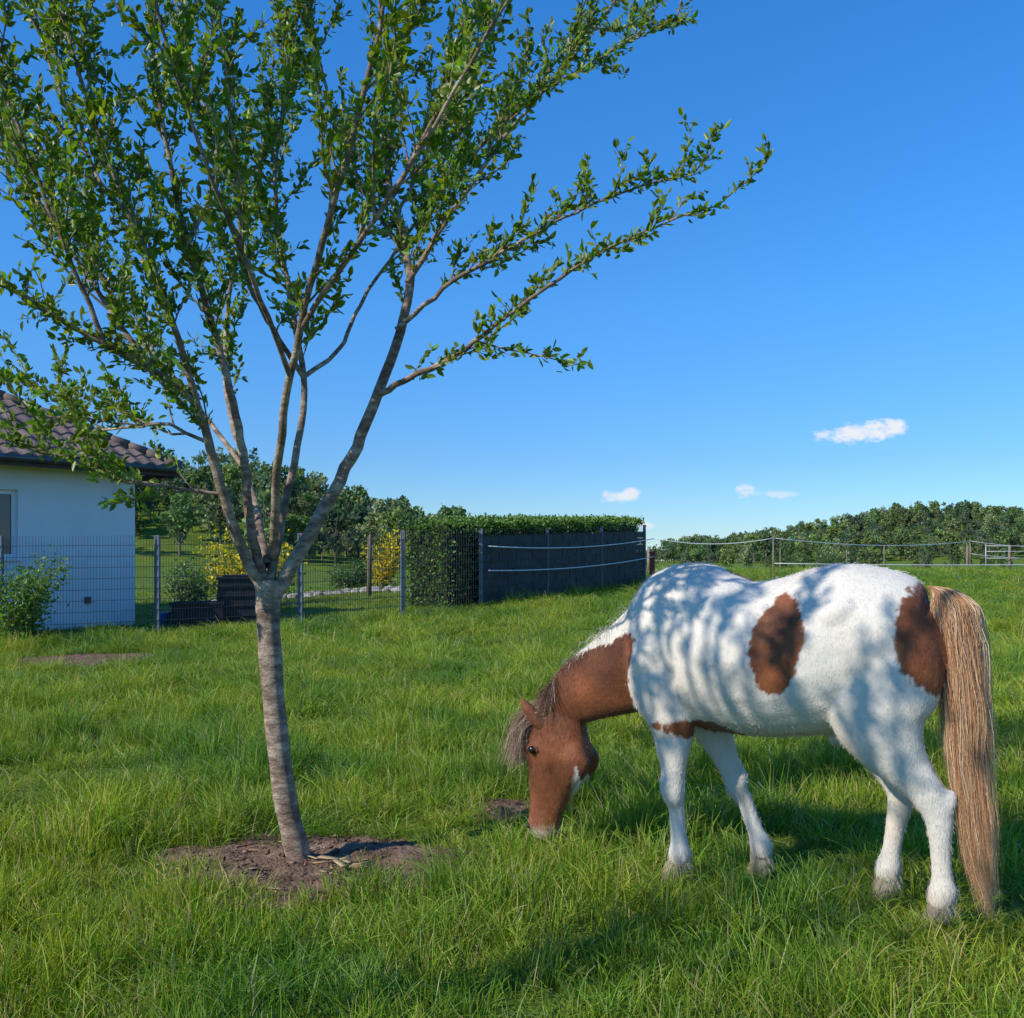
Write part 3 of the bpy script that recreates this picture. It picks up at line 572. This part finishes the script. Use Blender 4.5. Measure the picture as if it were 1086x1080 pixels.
roof_plane(np.array([x0,y1,ez]),np.array([1.,0,0]),np.array([0,-1.,0]),x1-x0,dep,mbx)
roof_plane(np.array([x1,y0,ez]),np.array([-1.,0,0]),np.array([0,1.,0]),x1-x0,dep,mbx)
roof_plane(np.array([x0,y0,ez]),np.array([0,1.,0]),np.array([1.,0,0]),y1-y0,dep-.01,mbx)
roof_plane(np.array([x1,y1,ez]),np.array([0,-1.,0]),np.array([-1.,0,0]),y1-y0,dep-.01,mbx)
mbx.make('roof_tiles',m_roof,house)
mbx=MB(); rz=ez+dep*pit
for A,B in(((x0,y1,ez),(x0+dep,y1-dep,rz)),((x0,y0,ez),(x0+dep,y0+dep,rz)),((x1,y1,ez),(x1-dep,y1-dep,rz)),((x1,y0,ez),(x1-dep,y0+dep,rz)),((x0+dep,y1-dep,rz),(x1-dep,y1-dep,rz))):
    A=np.array(A,float);B=np.array(B,float); k=int(np.linalg.norm(B-A)/.38)
    for i in range(k): mbx.tube([A+(B-A)*i/k+[0,0,.04],A+(B-A)*(i+1.12)/k+[0,0,.04]],[.11,.085],10)
mbx.make('ridge_tiles',m_roof,house,True)
mbx=MB(); mbx.abox(x0+.05,x1-.05,y0+.05,y1-.05,H+.002,H+.045); mbx.abox(x0+.02,x1-.02,y1-.05,y1-.02,H-.14,H+.04); mbx.abox(x0+.02,x0+.05,y0+.05,y1-.055,H-.14,H+.04); mbx.make('soffit_and_fascia',m_trim,house)
mbx=MB(); mbx.tube([(x0,y1+.04,ez-.05),(x1,y1+.04,ez-.05)],[.065,.065],10); mbx.make('gutter',m_gut,house,True)
mbx=MB(); mbx.abox(.95,1.07,0,.05,.55,.68); mbx.make('outlet_box',m_gut,house)
# ------------------------------------------------------------------ mesh fence
posts=[(-13.7,14.7),(-11.3,15.9),(-8.9,17.1),(-6.6,18.3),(-4.2,19.5),(-2.3,20.7),(-.74,23.3),(.92,25.8),(2.6,28.6),(4.2,31.2)]
fence=empty('wire_mesh_fence'); mbx=MB(); mw=MB(); FH=1.78
for x,y in posts:
    z=float(terr(x,y)); mbx.abox(x-.045,x+.045,y-.045,y+.045,z-.3,z+FH+.05)
mbx.make('posts',mat_std('fence_posts',(.14,.16,.19),(.19,.21,.24),5,.45,.05,30),fence,bevel=.004)
for pi,((xa,ya),(xb,yb)) in enumerate(zip(posts[:-1],posts[1:])):
    A=np.array([xa,ya,terr(xa,ya)+.05]);B=np.array([xb,yb,terr(xb,yb)+.05]); d=norm(B-A); Ld=np.linalg.norm(B-A); nrm=np.array([d[1],-d[0],0])
    hh=np.arange(0,FH+.01,.2)
    for h in hh:
        c=(A+B)/2+[0,0,h]
        for s in(-.009,.009): mw.box(c+nrm*(s+.045),d*Ld/2,nrm*.004,(0,0,.004))
    for s in np.arange(.05,Ld,.05 if pi<5 else .10):
        c=A+d*s+[0,0,FH/2]+nrm*.045; mw.box(c,d*.003,nrm*.0028,(0,0,FH/2))
mw.make('wire_panels',m_fence,fence)
# ------------------------------------------------------------------ hedge with privacy strips
m_hleaf=mat_leaf('hedge_leaves',.25,.5,0,False,.3)
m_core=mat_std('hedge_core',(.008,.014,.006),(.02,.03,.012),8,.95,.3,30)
hedge=empty('clipped_hedge')
hp=[(-1.35,22.6),(-.62,23.75),(.86,25.98),(2.5,28.75),(4.15,31.4)]
P_=[];D_=[];mc=MB()
for q in range(4):
    A=np.array(hp[q]);B=np.array(hp[q+1]); d=norm(B-A); nin=np.array([-d[1],d[0]]); Ld=np.linalg.norm(B-A); th=1.25; o0=.12; Hh=1.95
    zb=float(terr(*((A+B)/2)))
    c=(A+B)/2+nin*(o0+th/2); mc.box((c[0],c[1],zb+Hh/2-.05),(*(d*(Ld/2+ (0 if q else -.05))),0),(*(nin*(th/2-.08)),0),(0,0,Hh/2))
    n=int(Ld*1900)
    for _ in range(n):
        s=rng.uniform(-.03,Ld); f=rng.uniform(); h=rng.uniform(.0,Hh); w_=rng.uniform(0,th); zz=float(terr(*(A+d*s)))
        if f<.30: w_=rng.normal(.0,.05); nn=-nin
        elif f<.42: w_=th+rng.normal(0,.03); nn=nin
        elif f<.56: w_=rng.normal(-.10,.06); h=Hh+rng.normal(-.03,.07); nn=-nin
        else: h=Hh+abs(rng.normal(0,.06)); nn=None
        if q==0 and rng.uniform()<.45: s=rng.normal(-.04,.08); w_=rng.uniform(0,th); h=rng.uniform(0,Hh); nn=-d
        p_=A+d*s+nin*(o0+w_); P_.append((p_[0],p_[1],zz+h+.03*math.sin(s*5))); dd=np.array([0,0,1.]) if nn is None else np.array([nn[0],nn[1],.3]); D_.append(dd+rng.normal(size=3)*.8)
mc.make('core',m_core,hedge)
n=len(P_); Ch=np.array([.13,.22,.04])*rng.uniform(.45,1.5,(n,1)); V,F,Cc=leaves(np.array(P_),np.array(D_),rng.uniform(.05,.11,n),Ch,.6,4); obj('leaves',fast_mesh('leaves',V,F,m_hleaf,Cc),hedge)
m_strip=mat_std('privacy_strips',(.03,.033,.038),(.055,.058,.066),4,.6,.1,20)
mbx=MB()
for (xa,ya),(xb,yb) in zip(posts[6:-1],posts[7:]):
    A=np.array([xa,ya,terr(xa,ya)+.05]);B=np.array([xb,yb,terr(xb,yb)+.05]); d=norm(B-A); Ld=np.linalg.norm(B-A); nrm=np.array([d[1],-d[0],0])
    for k,h in enumerate(np.arange(.1,FH-.1,.2)):
        for s in range(8):
            c=A+d*(Ld*(s+.5)/8)+[0,0,h]+nrm*(.03 if (s+k)%2 else .022); mbx.box(c,d*Ld/16,nrm*.0015,(0,0,.092))
mbx.make('privacy_strips',m_strip,fence)
# ------------------------------------------------------------------ electric rope fence
m_white=mat_std('white_plastic',(.72,.72,.70),(.8,.8,.78),10,.5,.05,30)
m_wood=mat_std('weathered_wood',(.16,.12,.08),(.30,.24,.17),6,.85,.5,40,(1,1,.2))
rope=empty('electric_rope_fence')
def cat(A,B,sag,n=14):
    t=np.linspace(0,1,n)[:,None]; P=A+(B-A)*t; P[:,2]-=sag*4*(t*(1-t))[:,0]; return P
RP=[(-.55,23.1),(4.5,31.2),(8.5,32.0),(20.5,44.0),(30.,48.)]
mr=MB(); mp_=MB()
for q in range(len(RP)-1):
    for h,sg in((1.42,.14),(.85,.12)):
        za=float(terr(*RP[q])); zb=float(terr(*RP[q+1])); 
        if q in(1,2) and h<1: continue
        mr.tube(cat(np.array([*RP[q],za+h]),np.array([*RP[q+1],zb+h]),sg*(1.0+.3*q)),[.014]*14,5)
for q,(x,y) in enumerate(RP[2:]):
    z=float(terr(x,y)); mp_.tube([(x,y,z-.2),(x,y,z+1.5)],[.025,.022],8)
for x,y in((14,37),(24,46),(12,44),(17,50)):
    z=float(terr(x,y)); mp_.tube([(x,y,z-.2),(x,y,z+1.1)],[.02,.02],8)
mr.tube(cat(np.array([8.5,32,terr(8.5,32)+.6]),np.array([26,36,terr(26,36)+.5]),.1),[.013]*14,5)
mr.make('ropes',m_white,rope,True); mp_.make('posts',m_wood,rope,True)
m_red=mat_std('red_paint',(.3,.04,.03),(.38,.06,.04),5,.6,.1,30)
mbx=MB(); z=float(terr(4.45,31.4)); mbx.abox(4.4,4.55,31.3,31.45,z-.2,z+.95); mbx.abox(4.38,4.57,31.28,31.47,z+.95,z+1.0); mbx.make('red_gate_post',m_red,bevel=.01)
def wpost(x,y,h):
    mbx=MB(); z=float(terr(x,y)); mbx.tube([(x,y,z-.2),(x+.02,y,z+h),(x+.02,y,z+h+.03)],[.07,.06,.03],9); mbx.make('wooden_post',m_wood,None,True)
for x,y,h in((-3.85,26.5,1.7),(-3.0,33,1.5),(20.6,44.5,1.2),(22.5,44.5,1.2),(5.0,36,1.0)): wpost(x,y,h)
mbx=MB(); z=float(terr(23,44))
for h in(.35,.65,.95,1.2): mbx.tube([(21.2,44,z+h),(25.2,44,z+h)],[.02,.02],6)
for x in(21.2,23.2,25.2): mbx.tube([(x,44,z),(x,44,z+1.3)],[.03,.03],6)
mbx.make('paddock_gate',mat_std('galvanised_steel',(.3,.3,.3),(.42,.42,.42),5,.5,.05,30,metal=.4),None,True)
# ------------------------------------------------------------------ compost bin, crate, flower shrubs, stones
m_black=mat_std('black_plastic',(.012,.013,.015),(.025,.026,.03),5,.45,.1,30)
bn_=empty('compost_bin',(-5.75,20.6,float(terr(-5.75,20.6))),.25)
mbx=MB(); Pb=[(-.4,-.36),(.4,-.36),(.4,.36),(-.4,.36)]
V=[(x*k_,y*k_,z_) for z_,k_ in((-.1,1.08),(.9,.95)) for x,y in Pb]; mbx.add(V,[(0,1,5,4),(1,2,6,5),(2,3,7,6),(3,0,4,7),(4,5,6,7)]); 
for h in(.15,.35,.55,.75): mbx.abox(-.425+.03*h,.425-.03*h,-.41+.03*h,-.395+.03*h,h,h+.05)
mbx.make('body',m_black,bn_,bevel=.015); mbx=MB(); mbx.abox(-.42,.42,-.38,.38,.903,.96); mbx.abox(-.3,.3,-.26,.26,.962,1.0); mbx.make('lid',m_black,bn_,bevel=.012)
cr=empty('plastic_crate',(-6.4,20.1,float(terr(-6.4,20.1))),.2); mbx=MB()
mbx.abox(-.5,.5,-.3,-.27,0,.5); mbx.abox(-.5,.5,.27,.3,0,.5); mbx.abox(-.5,-.47,-.268,.268,0,.5); mbx.abox(.47,.5,-.268,.268,0,.5); mbx.abox(-.46,.46,-.26,.26,.02,.05); mbx.abox(-.53,.53,-.335,-.303,.44,.5)
mbx.make('walls',m_black,cr,bevel=.006)
m_blue=mat_std('blue_plastic',(.03,.09,.3),(.04,.12,.36),5,.4,.05,20); bk=MB(); zb=float(terr(-7.1,20.0)); bk.tube([(-7.1,20,zb),(-7.1,20,zb+.28),(-7.1,20,zb+.3)],[.12,.16,.165],16); bk.make('blue_bucket',m_blue,None,True)
def shrub(name,x,y,w,h,n,c,ls=.05,flower=None,seed=1):
    r=np.random.default_rng(seed); e_=empty(name,(x,y,float(terr(x,y)))); mbq=[];mf=[];k0=0;P=[];D=[];Cx=[]
    for s in range(16):
        a=r.uniform(0,6.28); d=np.array([math.cos(a)*w/h*.5,math.sin(a)*w/h*.5,1.]); L_=h*r.uniform(.6,1.02); Q=[np.array([r.normal()*.04,r.normal()*.04,-.05])]
        for i in range(7): d=norm(d+r.normal(size=3)*.12); Q.append(Q[-1]+d*L_/7)
        V,F=tube(Q,np.linspace(.014,.003,8),5); mbq.append(V); mf.append(F+k0); k0+=len(V)
        for i in range(n//16):
            t=r.uniform(.15,1)*6.99; qq=Q[int(t)]+(Q[int(t)+1]-Q[int(t)])*(t%1); P.append(qq+r.normal(size=3)*w*.09); D.append(r.normal(size=3)+d*.4)
            cc=np.array(flower) if flower is not None and r.uniform()<.7 else np.array(c); Cx.append(cc*r.uniform(.6,1.35))
    obj('stems',fast_mesh('stems',np.concatenate(mbq),np.concatenate(mf),m_bark,smooth=True),e_)
    V,F,Cc=leaves(np.array(P),np.array(D),r.uniform(ls*.6,ls*1.3,len(P)),np.array(Cx),.5,seed); obj('leaves',fast_mesh('leaves',V,F,m_tleaf,Cc),e_)
shrub('garden_shrub',-7.95,15.9,1.3,1.75,3600,(.13,.22,.035),.07,seed=3)
shrub('flowering_shrub',-6.9,26.,2.6,2.1,4600,(.12,.18,.03),.11,(.75,.58,.02),seed=4)
shrub('flowering_shrub',-4.1,31.,1.3,2.1,1500,(.12,.18,.03),.11,(.75,.55,.02),seed=5)
for k,(x,y,w_,h_) in enumerate([(-9.5,29,2,1.4),(-8,31,2.4,1.5),(-5.6,34,2,1.2),(-2.2,35,2.2,1.0),(5.4,44,3,1.2),(14,52,3,1.5),(18,56,3,1.6)]): shrub('garden_shrub',x,y,w_,h_,1500,(.10,.16,.04),.12,seed=10+k)
m_stone=mat_std('garden_stone',(.22,.20,.17),(.42,.39,.34),4,.85,.5,20)
mbx=MB()
for k in range(60):
    t=k/59; x=-8.5+6*t+rng.normal()*.15; y=27.5+2.2*math.sin(t*3)+rng.normal()*.2; z=float(terr(x,y)); s=rng.uniform(.1,.24)
    ths=np.linspace(-1.5,1.5,5); A=[(x,y,z+.06+s*.6*math.sin(t_)) for t_ in ths]; mbx.tube(A,[s*math.cos(t_)*rng.uniform(.8,1.1) for t_ in ths],7)
mbx.make('rock_border',m_stone)
# ------------------------------------------------------------------ distant woodland
m_far=mat_leaf('woodland_leaves',.25,.7,.32,False,.1)
def crown(seed,c,h=8,w=5,n=420,sz=.7,trunkc=(.20,.17,.13)):
    r=np.random.default_rng(seed); k=15; ctr=np.stack([r.normal(0,w*.20,k),r.normal(0,w*.20,k),r.uniform(.28,.94,k)*h],1); rad=r.uniform(.10,.25,k)*w*(1.2-.65*(ctr[:,2]/h))
    i=r.integers(0,k,n); d=norm(r.normal(size=(n,3))); P=ctr[i]+d*rad[i][:,None]*r.uniform(.7,1.2,(n,1))
    C=np.array(c)*r.uniform(.6,1.4,(n,1))*(1+.25*r.normal(size=k)[i][:,None]*.5); V,F,Cc=leaves(P-d*.1,norm(r.normal(size=(n,3))+d*.3),r.uniform(.6,1.3,n)*sz,np.clip(C,.005,1),.8,seed)
    tv,tf=tube([(0,0,-1),(0,0,h*.3),(r.normal()*.3,r.normal()*.3,h*.7)],[.18,.14,.04],5)
    V=np.concatenate([V,tv]); F=np.concatenate([F,tf+len(V)-len(tv)]); Cc=np.concatenate([Cc,np.tile(trunkc,(len(tv),1))])
    for q in range(9):
        a=r.uniform(0,6.28); z0=h*r.uniform(.2,.6); tv,tf=tube([(0,0,z0),(math.cos(a)*w*.2,math.sin(a)*w*.2,z0+h*.18),(math.cos(a)*w*.34,math.sin(a)*w*.34,min(z0+h*.42,h))],[.08,.06,.03],4)
        V=np.concatenate([V,tv]); F=np.concatenate([F,tf+len(V)-len(tv)]); Cc=np.concatenate([Cc,np.tile(trunkc,(len(tv),1))])
    return fast_mesh('tree_variant',V,F,m_far,Cc)
cs=[(.13,.20,.065),(.095,.16,.075),(.17,.23,.065),(.11,.165,.085),(.20,.24,.10)]  # leaf greens lifted towards blue: distance haze put into the colour
var=[crown(s,cs[s%5],8,5.0,620 if s!=6 else 170,.54) for s in range(8)]
def forest(name,pts,smin,smax):
    P=np.array([(x,y,float(terr(x,y))-.3) for x,y in pts]); n=len(P); s=smin+(smax-smin)*rng.uniform(0,1,n)**1.5
    make_scatter(name,P,np.stack([np.zeros(n),np.zeros(n),rng.uniform(0,6.28,n)],1),np.stack([s*rng.uniform(.85,1.15,n),s*rng.uniform(.85,1.15,n),s],1),rng.integers(0,8,n),var)
pts=[]
while len(pts)<800:
    x=rng.uniform(-170,-6); y=rng.uniform(125,225)
    if x<-9: pts.append((x,y))
forest('woodland',pts,.55,1.3)
pts=[]
while len(pts)<2100:
    x=rng.uniform(45,460); y=rng.uniform(320,480)
    if x>55+.1*(y-325)+6*math.sin(y*.1): pts.append((x,y))
forest('woodland',pts,.6,1.35)
pts=[(rng.uniform(-400,450),rng.uniform(480,560)) for _ in range(500)]
forest('treeline',pts,.6,1.0)
pts=[(x_+rng.normal()*2,100+rng.normal()*6) for x_ in np.linspace(16,75,44)]+[(x_,rng.uniform(70,80)) for x_ in np.linspace(22,33,9)]
forest('hedgerow',pts,.2,.38)
print('DONE')
